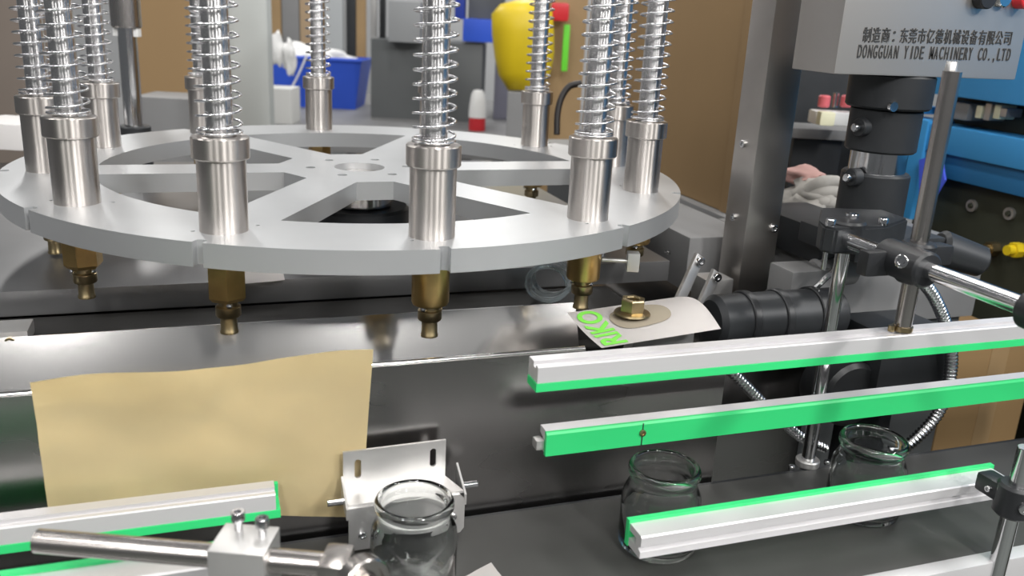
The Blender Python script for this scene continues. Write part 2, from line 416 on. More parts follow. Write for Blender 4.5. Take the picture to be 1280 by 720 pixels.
# thick steel column behind the disc at left
cq = onZ(168, 160, .9625)
t = thing('steel_column', 'dark polished steel column with sleeve behind the disc at left', 'column', (cq.x, cq.y, .9625))
cq = at(168, 160, 1.35); cq = Vector((cq.x, cq.y, 0))
t.location = (cq.x, cq.y, .9625); WORLD[t.name] = Matrix.Translation((cq.x, cq.y, .9625))
dz = at(168, 160, 1.35).z
bm = B(); cyl(bm, (cq.x, cq.y, .9625), (cq.x, cq.y, dz+.004), .024, seg=32, bev=.002); part('foot', bm, BLACKM, t)
bm = B(); cyl(bm, (cq.x, cq.y, dz+.004), (cq.x, cq.y, dz+.20), .0135, seg=32); part('rod', bm, CHROME, t)
bm = B(); cyl(bm, (cq.x, cq.y, dz+.148), (cq.x, cq.y, dz+.45), .0215, seg=40, bev=.002); part('sleeve', bm, STEEL, t)
for s in (-1, 1):
    bm = B(); box(bm, cq+HX*s*.0155+Vector((0, 0, dz+.1415)), (.007, .012, .012), .001, RZ); part('clip', bm, WHITEP, t)

cs = [onZ(u, v, .9632) for u, v in ((300, 333), (352, 331), (356, 350), (302, 355))]
sheet('white_slip', cs, 4, 4, .0004, CARD, label='white paper slip lying on the deck under the disc near the hexagonal nozzle', cat='paper')
# small fittings hanging under the left rim and the air hose under the right rim
q = onY(683, 352, -.17)
bm = B(); pts = []
for i in range(70):
    a = 2*PI*i/24
    pts.append(q + HX*(.021*math.cos(a) + i*.00012) + Vector((0, 0, .019*math.sin(a))) + HY*(i*.0004-.01))
tube(bm, pts, .0030, 8); tag(part('air_hose', bm, CLEAR), 'coiled clear air hose hanging under the right of the disc', 'hose')

# ================================================================== CONVEYOR
conv = thing('conveyor', 'flat dark grey belt conveyor running along the machine front', 'conveyor', (0, -.45, 0))
part('belt', bx(-1.2, .88, -.522, -.372, .820, .830, .001), BELT, conv)
part('front_rail', bx(-1.2, .88, -.536, -.5225, .780, .8315, .0015), RAIL, conv)
part('back_rail', bx(-1.2, .88, -.3715, -.3665, .780, .8285, .001), BLACKM, conv)
part('return_belt', bx(-1.2, .88, -.52, -.374, .76, .766), BELT, conv)
for x in (-1.0, .8):
    for y in (-.53, -.368): part('leg', bx(x-.02, x+.02, y-.006, y+.006, 0, .78), BRKT, conv)
# ------------------------------------------------------------------ jars
def jar_mesh():
    bm = B(); H = .070
    outp = [(0, .0012), (.022, 0), (.0272, .0008), (.0300, .004), (.0305, .010), (.0305, .040), (.0298, .046), (.0270, .0525), (.0252, .056), (.0250, .0590),
            (.0262, .0612), (.0276, .0640), (.0276, .0668), (.0264, .0692), (.0250, .0700)]
    inn = [(.0236, .0692), (.0228, .0660), (.0226, .058), (.0240, .0535), (.0270, .0470), (.0281, .040), (.0281, .010), (.0268, .0062), (.020, .0048), (0, .0055)]
    lathe(bm, outp+inn, 56); return finish(bm, 'glass_jar', GLASS, 80)
JM = jar_mesh()
for (x, lab) in ((-.037, 'empty clear glass jar standing in front of the slotted steel bracket'), (.157, 'empty clear glass jar behind the left end of the front rail'), (.353, 'empty clear glass jar nearest the right, behind the front rail')):
    o = link('glass_jar', JM); o.location = (x, -.4445, .8302); tag(o, lab, 'jar', 'glass jars on the conveyor')
# ------------------------------------------------------------------ jar bracket
t = thing('jar_bracket', 'folded steel bracket with two slots behind the leftmost glass jar', 'bracket', (-.037, -.38, .834))
x0, x1 = -.0755, .0035
def slot(cx, cz, w_, h_):
    return [(cx+w_/2*math.cos(a), cz+(h_-w_)/2*(1 if math.sin(a) > 0 or (a == 0) else -1)*1+w_/2*math.sin(a)) for a in [2*PI*(i+.5)/20 for i in range(20)]]
MY = Matrix.Translation((0, -.3735, 0)) @ Matrix.Rotation(PI/2, 4, 'X')      # plate drawn in x,z ; thickness towards -y
outl = [(x0, .872), (x1, .872), (x1, .9045), (x0, .9035)]
link('back_plate', plate_mesh('back_plate', [outl, slot(-.0645, .8885, .005, .0155), slot(-.0065, .8905, .005, .0155)], .002, BRKT, 0., M=MY), t)
bm = B(); prism(bm, [(-.0755, -.3735), (.0035, -.3735), (.012, -.3995), (-.0755, -.3995)], 2, .871, .873); part('shelf', bm, BRKT, t)
for xa, xb, bev in ((-.0755, -.055, 1), (-.012, .0125, -1)):
    bm = B()
    poly = [(xa, .8355), (xb, .8355), (xb, .871), (xa, .871)] if bev > 0 else [(xa, .838), (xb-.003, .838), (xb, .842), (xb, .867), (xb-.004, .871), (xa, .871)]
    prism(bm, poly, 1, -.4015, -.3995); part('front_flap', bm, BRKT, t)
bm = B(); prism(bm, [(-.055, .8455), (-.012, .852), (-.012, .871), (-.055, .871)], 1, -.4013, -.3997); part('front_web', bm, BRKT, t)
for sx, xx in ((-1, -.0765), (1, .0128)):
    bm = B(); prism(bm, [(-.402, .862), (-.376, .866), (-.376, .884), (-.402, .871)], 0, xx-.0008, xx+.0008); part('side_wing', bm, BRKT, t)
    bm = B(); cyl(bm, (xx, -.39, .8715), (xx+sx*.013, -.39, .8715), .0028, seg=16, bev=.0005); part('side_bolt', bm, CHROME, t)
for q in ((-.066, -.4017, .8485), (.003, -.4017, .8535)):
    bm = B(); socket_screw(bm, q, (0, -1, 0), .003, .0025); part('flap_screw', bm, CHROME, t)
# scrap of white paper on the belt
cs = [onZ(u, v, .8315) for u, v in ((578, 722), (614, 703), (630, 724), (600, 760))]
sheet('paper_scrap', cs, 4, 4, .0006, CARD, label='white paper scrap lying on the belt at bottom centre', cat='paper')

# ================================================================== GUIDE RAILS
def rail(name, label, x0, x1, alu, green, y, z, extra=None):
    t = thing(name, label, 'rail', ((x0+x1)/2, y, z), 0, 'guide rails along the conveyor')
    bm = B(); prism(bm, [(y+u, z+v) for u, v in alu], 0, x0, x1); part('aluminium_profile', bm, RAIL, t, smooth=20)
    bm = B(); prism(bm, [(y+u, z+v) for u, v in green], 0, x0-.0008 if x0 > -.4 else x0, x1+.003); part('green_liner', bm, GREEN, t, smooth=20)
    return t
# profile: front is -u
hold_al = [(0, .0062), (0, .0178), (.001, .0185), (.0045, .0185), (.0045, .0160), (.0085, .0160), (.0085, .0195), (.018, .0195), (.018, .0062)]
hold_gr = [(-.0006, 0), (-.0006, .0060), (.0172, .0060), (.0172, 0)]
t1 = rail('guide_rail', 'upper guide rail held by vertical rod, grey with thin green lower edge', .046, .80, hold_al, hold_gr, -.45, .9735)
bk_al = [(.004, .001), (.004, .0195), (.0155, .0195), (.0155, .014), (.010, .012), (.010, .008), (.0155, .006), (.0155, .001)]
bk_gr = [(0, 0), (0, .0178), (.0012, .0195), (.0038, .0195), (.0038, 0)]
t2 = rail('guide_rail', 'guide rail with broad bright green face behind the jars', .073, .80, bk_al, bk_gr, -.411, .9)
fr_al = [(0, 0), (0, .005), (.003, .0062), (.003, .008), (0, .0095), (0, .0165), (.001, .0175), (.018, .0175), (.018, .012), (.008, .012), (.008, .006), (.018, .006), (.018, 0)]
fr_gr = [(.0182, -.001), (.0182, .0198), (.0225, .0198), (.0225, -.001)]
t3 = rail('guide_rail', 'front right guide rail with green back edge in front of two jars', .112, .447, fr_al, fr_gr, -.4985, .861)
lf_gr = [(-.0006, 0), (-.0006, .0060), (.0182, .0060), (.0182, .0165), (.0217, .0165), (.0217, 0)]
t4 = rail('guide_rail', 'left guide rail in front of the tan paper, green along its bottom', -.75, -.1265, hold_al, lf_gr, -.402, .8725)
t5 = rail('guide_rail', 'short guide rail at bottom left corner under the steel rod, green on top', -.75, -.16, fr_al, fr_gr, -.494, .885)
# screw in the green face and its vertical slot
q = onY(803, 541, -.411); bm = B(); socket_screw(bm, q, (0, -1, 0), .0028, .0015); part('screw', bm, BRASSD, t2)
bm = bx(q.x-.0004, q.x+.0004, -.4114, -.411, .9001, .919); part('liner_joint', bm, BLACKM, t2)
q = onY(1128, 410, -.441)
bm = B(); cyl(bm, (q.x, -.441, .9932), (q.x, -.441, .997), .008, seg=24); part('rod_seat', bm, BRASSD, t1)
bm = B(); cyl(bm, (q.x-.011, -.441, .9932), (q.x-.011, -.441, .998), .0028, seg=16); part('seat_screw', bm, BRASSD, t1)
bm = bx(.0655, .0722, -.408, -.398, .904, .912, .002); part('end_bolt', bm, BRKT, t2)

# rods and clamps on the right
XR = q.x
t = thing('vertical_rod', 'long vertical stainless rod standing on the upper guide rail', 'rod', (XR, -.441, .9971))
topz = onY(1180, 82, -.441).z
bm = B(); cyl(bm, (XR, -.441, .9971), (XR, -.441, topz-.004), .0068, seg=32); part('shaft', bm, SATIN, t)
bm = B(); cyl(bm, (XR-.002, -.441, topz-.004), (XR-.002, -.441, topz+.003), .0045, .0038, seg=24, bev=.0004); part('cut_end', bm, BRKT, t)
bpos = onY(1068, 300, -.378)
XD = bpos.x+.004; ZB = 1.052
t = thing('support_rod', 'slim vertical support rod behind the guide rails', 'rod', (XD, -.364, .78))
bm = B(); cyl(bm, (XD, -.362, .79), (XD, -.362, 1.046), .0062, seg=28); part('shaft', bm, CHROME, t)
bm = B(); cyl(bm, (XD, -.362, .829), (XD, -.362, .836), .011, seg=28, bev=.001); part('foot_collar', bm, BRKT, t)
for s in (-1, 1):
    bm = B(); socket_screw(bm, (XD+s*.02, -.3655, .829), (0, 0, 1), .003, .004); part('foot_screw', bm, CHROME, t)
t = thing('cross_rod', 'horizontal stainless rod running forward from black clamp to the right edge', 'rod', (XR-.0135, -.5, ZB))
XB = XR-.0138
bm = B(); cyl(bm, (XB, -.352, ZB), (XB, -.62, ZB), .0066, seg=28, bev=.0004); part('shaft', bm, CHROME, t)
def clamp(name, label, c, size, axis_h, screw_px=None, bev=.006):
    t = thing(name, label, 'clamp', c, 0, 'black rod clamps')
    bm = B(); box(bm, c, size, bev); part('body', bm, BLACKP, t)
    return t
# cross clamp: two crossed bosses
t = thing('rod_clamp', 'black cross clamp joining the vertical rod and the horizontal rod', 'clamp', (XR, -.441, 1.04), 0, 'black rod clamps')
bm = B(); cyl(bm, (XR, -.441, 1.034), (XR, -.441, 1.0665), .0135, seg=28, bev=.002); part('vertical_boss', bm, BLACKP, t)
bm = B(); cyl(bm, (XB-.001, -.424, ZB), (XB-.001, -.470, ZB), .0142, seg=28, bev=.002); part('horizontal_boss', bm, BLACKP, t)
bm = B(); box(bm, (XR-.030, -.4335, ZB-.003), (.030, .012, .020), .003); part('rear_ear', bm, BLACKP, t)
bm = B(); box(bm, (XR+.018, -.441, ZB+.004), (.024, .014, .016), .003); part('front_ear', bm, BLACKP, t)
sc = onY(1131, 344, -.4715)
bm = B(); socket_screw(bm, Vector((XB-.001, -.455, ZB))+Vector((-.8, -.1, .25)).normalized()*.0138, (-.8, -.35, .2), .0052, .003, 24); part('clamp_screw', bm, CHROME, t)
# upper black casting on the support rod
t = thing('rod_clamp', 'black cast bracket with bolts on top of the slim support rod', 'clamp', (XD, -.362, 1.045), 0, 'black rod clamps')
c = onY(1060, 303, -.362)
bm = B(); cyl(bm, (XD, -.362, 1.0385), (XD, -.362, 1.0655), .0155, seg=28, bev=.002); part('boss', bm, BLACKP, t)
bm = B(); prism(bm, [(XD-.030, -.368), (XD-.024, -.378), (XD+.03, -.376), (XD+.075, -.352), (XD+.078, -.315), (XD+.02, -.30), (XD-.02, -.35)], 2, 1.040, 1.0625); bmesh.ops.bevel(bm, geom=bm.edges[:], offset=.002, segments=2, affect='EDGES'); part('casting', bm, BLACKM, t)
for dx, dy, r in ((-.023, -.368, .0042), (.012, -.352, .0055), (.03, -.3705, .0042)):
    bm = B(); socket_screw(bm, (XD+dx, dy, 1.0625), (0, 0, 1), r, .006); part('bolt', bm, CHROME, t)
bm = B(); cyl(bm, (XD-.023, -.368, 1.024), (XD-.023, -.368, 1.0395), .0022, seg=12); part('bolt_shank', bm, CHROME, t)
# clamp at the right border on the cross rod, with front vertical rod and lower clamp
q = at(1278, 390, .60); 
t = thing('rod_clamp', 'black clamp at the right border on the horizontal rod', 'clamp', (XB, -.563, ZB), 0, 'black rod clamps')
bm = B(); cyl(bm, (XB, -.556, ZB), (XB, -.59, ZB), .0138, seg=24, bev=.002); part('boss', bm, BLACKP, t)
fr = onY(1264, 640, -.535)
t = thing('front_rod', 'vertical stainless rod beside the end of the front guide rail', 'rod', (fr.x, -.535, .55))
bm = B(); cyl(bm, (fr.x, -.535, .55), (fr.x, -.535, .93), .0066, seg=28, bev=.0004); part('shaft', bm, CHROME, t)
t = thing('rod_clamp', 'black clamp holding the front guide rail to the vertical rod', 'clamp', (fr.x, -.53, .87), 0, 'black rod clamps')
cz = onY(1264, 624, -.535).z
bm = B(); cyl(bm, (fr.x, -.535, cz-.013), (fr.x, -.535, cz+.013), .014, seg=28, bev=.002); part('boss', bm, BLACKP, t)
bm = B(); box(bm, (fr.x-.004, -.520, cz+.003), (.016, .024, .015), .003); part('arm', bm, BLACKP, t)
bm = B(); socket_screw(bm, Vector((fr.x, -.535, cz))+Vector((-.35, -1, 0)).normalized()*.0136, (-.35, -1, .1), .0048, .0018, 24); part('clamp_screw', bm, CHROME, t)
bm = B(); socket_screw(bm, (fr.x-.0118, -.522, cz+.003), (-1, 0, 0), .0025, .003); part('arm_screw', bm, CHROME, t)

# left rod with its clamp blocks
zr = .93
pL, pR = onZ(46, 676, zr), onZ(434, 708, zr); pM = onZ(306, 692, zr)
t = thing('guide_rod', 'brushed horizontal stainless rod across the bottom left corner', 'rod', (pL+pR)/2)
bm = B(); cyl(bm, pL, pR, .0067, seg=32, bev=.0004); part('shaft', bm, SATIN, t)
dirv = (pR-pL).normalized(); nrm = Vector((-dirv.y, dirv.x, 0)); rotr = Matrix((dirv, nrm, Vector((0, 0, 1)))).transposed()
t = thing('clamp_block', 'square aluminium clamp block on the rod, two socket screws on top', 'clamp', (pM.x, pM.y, .9))
bm = B(); box(bm, pM+Vector((0, 0, -.0125)), (.031, .028, .044), .0012, rotr); part('block', bm, BRKT, t)
for du, dn in ((-.006, .008), (.009, .004)):
    b0 = pM+dirv*du+nrm*dn+Vector((0, 0, .0095))
    bm = B(); cyl(bm, b0, b0+Vector((0, 0, .006)), .0021, seg=14); socket_screw(bm, b0+Vector((0, 0, .006)), (0, 0, 1), .0038, .0055); part('socket_screw', bm, CHROME, t)
t = thing('rod_collar', 'round steel split collar at the right end of the brushed rod', 'clamp', (pR.x, pR.y, .92))
bm = B(); box(bm, pR+dirv*-.006+Vector((0, 0, -.006)), (.016, .024, .026), .004, rotr); part('body', bm, SATIN, t)
ax_ = Vector((.42, -1, .10)).normalized(); c0 = pR+dirv*.004+Vector((0, -.010, .000))
bm = B(); Mx = Matrix.Translation(c0) @ ax_.to_track_quat('Z', 'Y').to_matrix().to_4x4()
lathe(bm, [(.0070, 0), (.0135, 0), (.0145, .001), (.0145, .009), (.0135, .010), (.0105, .010), (.0100, .008), (.0070, .008), (.0070, 0)], 36, Mx); part('collar_ring', bm, SATIN, t)
bm = B(); cyl(bm, c0-ax_*.002, c0+ax_*.05, .0066, seg=28, bev=.0005); part('stub_rod', bm, SATIN, t)

# ================================================================== WHITE CARD AND NUT
zc = .972
cc = [onZ(709, 391, zc), onZ(847, 371, zc), onZ(901, 411, zc), onZ(752, 435, zc)]
t = thing('white_card', 'curled white card with green lettering lying right of the nozzles', 'card', (cc[0]+cc[2])/2)
bmc = B(); G = []
def cardpt(u, v):
    P = (cc[0]*(1-u)+cc[1]*u)*(1-v)+(cc[3]*(1-u)+cc[2]*u)*v
    P = P + Vector((0, 0, .010*math.sin(PI*v)*u**2 - .002*math.sin(PI*v)*(1-u)))
    return P
for j in range(13): G.append([bmc.verts.new(cardpt(i/20, j/12)) for i in range(21)])
for j in range(12):
    for i in range(20): bmc.faces.new((G[j][i], G[j][i+1], G[j+1][i+1], G[j+1][i]))
bmesh.ops.solidify(bmc, geom=bmc.faces[:], thickness=.0005)
part('sheet', bmc, CARD, t, smooth=60)
# lettering runs along the left edge from the near corner upwards
me = text_mesh('lettering', 'RIKO', 1, INK, Matrix.Identity(4), 1.0, .0001, .03)
ys = [v.co.y for v in me.vertices]; y0_, y1_ = min(ys), max(ys); xs = [v.co.x for v in me.vertices]; xm = min(xs)
for v in me.vertices:
    s = v.co.x-xm; h = (v.co.y-y0_)/(y1_-y0_)
    P = cardpt(.225-.195*h+.01*s, .97-.93*s); v.co = P+Vector((0, 0, .0006+v.co.z*.5))
link('lettering', me, t)
nq = onZ(790, 392, zc+.004)
bm = B(); box(bm, ((cc[0].x+cc[2].x)/2+.02, (cc[0].y+cc[2].y)/2+.004, .955), (.06, .018, .030), .002); 
tag(part('card_rest', bm, GREYP), 'small grey block underneath the white card', 'block')
bm = B(); M = Matrix.Translation(nq)
nut = thing('brass_nut', 'worn hexagonal brass nut standing in an oily ring on the white card', 'nut', nq)
lathe(bm, [(.0058, .002), (.0105, .002), (.0112, .003), (.0112, .013), (.0104, .014), (.007, .014), (.0058, .013), (.0058, .002)], 6, M); part('body', bm, BRASSD, nut, smooth=25)
bm = B(); lathe(bm, [(.0062, .0002), (.016, .0002), (.0155, .0016), (.0105, .0030), (.0062, .0030), (.0062, .0002)], 28, M); part('washer', bm, BRASSD, nut)
bm = B(); r_ = [bm.verts.new(cardpt(.50+.19*math.cos(2*PI*i/36)+.05*math.cos(2*PI*i/36), .42+.30*math.sin(2*PI*i/36)+.03*math.sin(6*PI*i/36))+Vector((0, 0, .0007))) for i in range(36)]
c_ = bm.verts.new(cardpt(.5, .42)+Vector((0, 0, .0007)))
for i in range(36): bm.faces.new((c_, r_[i], r_[(i+1) % 36]))
part('oil_stain', bm, DIRT, t)

# ================================================================== POST AND LINKAGE
t = thing('steel_post', 'tall square stainless steel post right of the disc', 'post', (.404, -.161, .90))
part('tube', bx(.383, .425, -.182, -.140, .906, 1.75, .002), STAIN, t)
part('foot_plate', bx(.362, .448, -.205, -.118, .898, .906, .002), BLACKM, t)
for z in (1.02, 1.10):
    bm = B(); socket_screw(bm, (.383, -.158, z), (-1, 0, 0), .004, .003); part('post_screw', bm, CHROME, t)
bm = B(); socket_screw(bm, (.418, -.182, 1.012), (0, -1, 0), .004, .003); part('post_screw', bm, CHROME, t)
t = thing('pedestal', 'dark steel machine pedestal behind the conveyor right of the cabinet', 'machine base', (.5, 0, 0))
part('body', bx(.27, .45, -.24, .09, .0, .898, .003), PANEL, t)
# linkage
t = thing('link_bracket', 'pair of slanted stainless link bars between post and white card', 'linkage', (.30, -.2, .94))
for (ua, va), (ub, vb) in (((872, 325), (848, 378)), ((893, 345), (868, 400))):
    p0 = onY(ua, va, -.20); p1 = onY(ub, vb, -.215)
    d_ = (p1-p0); R_ = Matrix((d_.normalized(), Vector((0, 1, 0)), d_.normalized().cross(Vector((0, 1, 0))))).transposed()
    bm = B(); box(bm, (p0+p1)/2, (d_.length+.012, .006, .012), .002, R_); part('bar', bm, BRKT, t)
    bm = B(); socket_screw(bm, p0+Vector((0, -.004, 0)), (0, -1, 0), .0045, .004); part('pivot', bm, CHROME, t)
p0 = onY(895, 350, -.17); bm = B(); box(bm, p0+Vector((-.004, .0, -.02)), (.034, .03, .05), .003); part('pivot_block', bm, BRKT, t)
bm = B(); box(bm, p0+Vector((-.006, .0, -.052)), (.036, .05, .026), .003); part('pivot_foot', bm, BLACKM, t)

# ================================================================== CONTROL BOX AND COLUMN
t = thing('control_box', 'stainless control box with printed maker name at top right', 'control box', (.48, -.26, 1.184))
part('case', bx(.371, .583, -.30, -.238, 1.1835, 1.44, .002), BOXS, t)
def on_box(u, v): q = onY(u, v, -.3005); return q
def put_text(name, body, u0, v0, u1, v1, hpx, fill):
    """evenly pitched characters printed on the box front"""
    a = on_box(u0, v0); b = on_box(u1, v1); n = len(body); st = (b-a)/n
    size = hpx*depth((a+b)/2)/FPX; bmj = B()
    for i, ch in enumerate(body):
        if ch == ' ': continue
        thin = ch in '.,I：'
        M = Matrix.Translation(a+st*(i+(.5-fill/2 if not thin else .12 if ch == '：' else .38))) @ Matrix.Rotation(-math.atan2(st.z, st.x), 4, 'Y') @ Matrix.Rotation(PI/2, 4, 'X')
        me = text_mesh('glyph', ch, size, TXT, M, st.length*(fill if not thin else .22), .0002, size*.008)
        bmj.from_mesh(me); bpy.data.meshes.remove(me)
    me = bpy.data.meshes.new(name); bmj.to_mesh(me); bmj.free()
    link(name, mesh_finish(me, TXT, 0), t)
put_text('printed_line', '制造商：东莞市亿德机械设备有限公司', 1077, 51, 1263, 55, 19, .86)
put_text('printed_line', 'DONGGUAN YIDE MACHINERY CO.,LTD', 1070, 72, 1262, 76, 22, .72)
q = on_box(1273, 0); bm = B(); cyl(bm, q+Vector((0, .001, 0)), q+Vector((0, -.012, 0)), .008, seg=24, bev=.001); part('red_button', bm, RED, t)
q = on_box(1251, -2); bm = B(); cyl(bm, q+Vector((0, .001, 0)), q+Vector((0, -.006, 0)), .008, seg=24, bev=.001); part('knob_ring', bm, CHROME, t)
q = on_box(1226, -3); bm = B(); cyl(bm, q+Vector((0, .001, 0)), q+Vector((0, -.010, 0)), .010, seg=24, bev=.001); part('black_knob', bm, BLACKP, t)
cx, cy = .470, -.262
t = thing('height_column', 'black sleeved lifting column with bare steel ring under the control box', 'column', (cx, cy, 1.0))
def zpx(v): 
    return onY(1095, v, cy).z
bm = B(); cyl(bm, (cx, cy, zpx(276)), (cx, cy, zpx(214)), .0325, seg=48, bev=.002); part('lower_sleeve', bm, BLACKM, t)
bm = B(); cyl(bm, (cx, cy, zpx(214)), (cx, cy, zpx(188)), .0268, seg=48); part('steel_ring', bm, CHROME, t)
bm = B(); cyl(bm, (cx, cy, zpx(188)), (cx, cy, zpx(134)), .0335, seg=48, bev=.002); part('upper_sleeve', bm, BLACKM, t)
bm = B(); cyl(bm, (cx, cy, zpx(134)), (cx, cy, 1.1834), .0395, seg=48, bev=.002); part('top_flange', bm, BLACKM, t)
bm = bx(cx-.03, cx+.05, -.235, -.10, .9845, 1.022, .003); part('mount_block', bm, BLACKM, t)
q = onY(1114, 133, cy-.034); bm = B(); cyl(bm, q, q+Vector((0, -.004, 0)), .0045, seg=18); part('flange_screw', bm, CHROME, t)
for v in (163, 224):
    q = Vector((cx-.034, cy-.008, zpx(v)+.004)); bm = B(); cyl(bm, q+Vector((.006, 0, 0)), q+Vector((-.012, -.004, 0)), .004, seg=16, bev=.001); part('lock_screw', bm, CHROME, t)
    bm = B(); cyl(bm, q+Vector((.006, 0, 0)), q+Vector((-.004, -.001, 0)), .009, seg=20, bev=.001); part('lock_boss', bm, BLACKM, t)
bm = B(); box(bm, (cx+.012, cy+.005, zpx(300)), (.11, .09, .022), .004); part('base_plate', bm, BLACKM, t)
bm = B(); cyl(bm, (cx+.066, cy-.03, zpx(302)), (cx+.115, cy-.045, zpx(318)), .019, .016, seg=28, bev=.004); part('clamp_knob', bm, BLACKM, t)
# grey machine box behind the column
t = thing('grey_case', 'pale grey machine case behind the column and rods', 'case', (.58, -.12, .90))
part('body', bx(.455, .708, -.20, -.02, .8985, .980, .003), GREYP, t)
part('lid', bx(.453, .710, -.202, -.018, .980, .984, .001), GREYP, t)
part('plinth', bx(.47, .70, -.19, -.03, .40, .8985, .003), GREYM, t)
part('stand', bx(.49, .68, -.17, -.05, 0, .40, .003), GREYM, t)
t = thing('toggle_block', 'grey plastic block with toggle latch at the foot of the post', 'block', (.46, -.215, .92))
q = onY(1000, 353, -.235)
bm = B(); box(bm, q, (.052, .04, .036), .003); part('body', bm, GREYP, t)
q2 = onY(1055, 345, -.245)
bm = B(); cyl(bm, q2+Vector((-.030, .012, 0)), q2+Vector((.02, .012, .003)), .016, seg=28, bev=.003); part('barrel', bm, GREYP, t)
bm = B(); tube(bm, spline([onY(1018, 361, -.27), onY(1035, 345, -.275), onY(1052, 328, -.27)], 6), .003, 8); part('latch', bm, CHROME, t)
bm = B(); box(bm, q+Vector((.02, .01, -.036)), (.06, .03, .036), .003); part('foot', bm, BLACKM, t)
# dark motor under the post
t = thing('drive_motor', 'black ribbed drive motor lying under the steel post', 'motor', (.37, -.25, .90))
p0 = onY(888, 402, -.275); p1 = onY(1045, 395, -.275); p1.z = p0.z
bm = B(); cyl(bm, p0, p1, .026, seg=36, bev=.005); part('housing', bm, BLACKM, t)
for k in (.25, .5, .78):
    c = p0.lerp(p1, k); bm = B(); cyl(bm, c-Vector((.004, 0, 0)), c+Vector((.004, 0, 0)), .0285, seg=36, bev=.001); part('rib', bm, BLACKP, t)
bm = B(); box(bm, p0.lerp(p1, .5)+Vector((0, .012, -.028)), (.12, .05, .02), .002); part('foot', bm, BLACKM, t)
# black hose arc and motor beyond the rails
t = thing('black_gear_unit', 'black gear unit with curved cover glimpsed between the upper rails', 'motor', (.47, -.28, .84))
q = onY(1110, 450, -.30); bm = B(); box(bm, q, (.085, .07, .085), .006); part('housing', bm, BLACKM, t)
q = onY(1055, 488, -.31); bm = B(); cyl(bm, q+Vector((0, .03, 0)), q+Vector((0, -.015, 0)), .034, seg=36, bev=.004); part('cover', bm, BLACKP, t)
q = onY(1110, 450, -.30); bm = B(); box(bm, q+Vector((0.01, .03, -.13)), (.05, .03, .18), .003); part('bracket', bm, BLACKM, t)
# flexible conduits
def conduit(name, label, pts, r=.0055):
    path = spline(pts, 40); 
    L = sum((b-a).length for a, b in zip(path, path[1:])); n = int(L/.0009)
    res = []; acc = 0; i = 0; seglen = [(b-a).length for a, b in zip(path, path[1:])]
    for k in range(n+1):
        s = L*k/n
        while i < len(seglen)-1 and acc+seglen[i] < s: acc += seglen[i]; i += 1
        res.append(path[i].lerp(path[i+1], min(1, max(0, (s-acc)/max(seglen[i], 1e-9)))))
    bm = B(); tube(bm, res, r, 14, lambda f: r*(1+.11*math.sin(2*PI*f*n/4.4)))
    return tag(part(name, bm, SPRING, smooth=80), label, 'conduit', 'flexible metal conduits')
conduit('metal_conduit', 'ribbed flexible metal conduit slanting below the upper rail at left', [onY(u, v, -.335) for u, v in ((905, 455), (930, 480), (960, 510), (1000, 545), (1030, 560))], .0050)
conduit('metal_conduit', 'ribbed flexible metal conduit looping down at the right behind the rails', [onY(u, v, -.345) for u, v in ((1147, 345), (1168, 372), (1185, 415), (1189, 460), (1176, 510), (1148, 545), (1115, 572))], .0058)

# ================================================================== LARGE CARTONS ETC.
t = thing('tall_carton', 'large brown cardboard carton standing behind the disc at right', 'carton', (.79, .53, .95))
part('body', bx(.571, .625, .135, .70, .951, 1.62, .004), CARTON, t)
part('flap_fold', bx(.5685, .571, .135, .158, .951, 1.62, .001), CARTON, t)
t = thing('carton_stand', 'low grey steel stand underneath the tall brown carton', 'stand', (.8, .5, 0))
part('top', bx(.555, .71, .12, .90, .90, .9505, .003), GREYP, t)
part('frame', bx(.575, .695, .14, .88, 0, .90, .003), GREYM, t)
t = thing('floor_carton', 'brown cardboard carton low behind the conveyor at right', 'carton', (.85, .1, 0))
part('body', bx(.735, .88, -.16, .12, .50, .835, .003), CARTOND, t)
part('base_carton', bx(.735, .88, -.16, .12, 0, .498, .003), CARTOND, t)
part('tape', bx(.80, .83, -.1608, -.16, .50, .835), WOOD, t)

# ================================================================== BLUE MACHINE ON THE RIGHT
XM = .90
t = thing('blue_machine', 'blue and dark olive industrial machine at the right border', 'machine', (1.2, 0, 0))
def xz(u, v): return onX(u, v, XM)
yF = .14
part('base', bx(XM+.14, 1.6, -.9, yF, 0, .75, .004), OLIVE, t)
zA = xz(1230, 330).z; zB_ = xz(1230, 236).z; zC = xz(1230, 203).z; zD = xz(1230, 166).z; zE = xz(1230, 126).z
part('olive_panel', bx(XM+.02, 1.6, -.9, yF, .75, zB_, .004), OLIVE, t)
part('lower_blue_band', bx(XM+.006, 1.6, -.9, yF, zB_, zC, .003), BLUED, t)
part('blue_band', bx(XM, 1.6, -.9, yF, zC, zD, .003), BLUEM, t)
part('cable_recess', bx(XM+.05, 1.6, -.9, yF, zD, zE, .002), OLIVE, t)
part('upper_blue_cover', bx(XM, 1.6, -.9, yF+.01, zE, zE+.20, .004), BLUEM, t)
q = xz(1150, 200); part('corner_panel', bx(XM-.004, XM+.05, yF-.02, yF+.075, zA+.03, zD+.004, .004), BLUEM, t)
bm = B(); prism(bm, [(onX(1176, 190, XM-.01).y, onX(1176, 190, XM-.01).z), (onX(1182, 225, XM-.01).y, onX(1182, 225, XM-.01).z), (onX(1163, 256, XM-.01).y, onX(1163, 256, XM-.01).z), (onX(1150, 250, XM-.01).y, onX(1150, 250, XM-.01).z), (onX(1150, 200, XM-.01).y, onX(1150, 200, XM-.01).z)], 0, XM-.012, XM-.008); part('indigo_tag', bm, INDIGO, t)
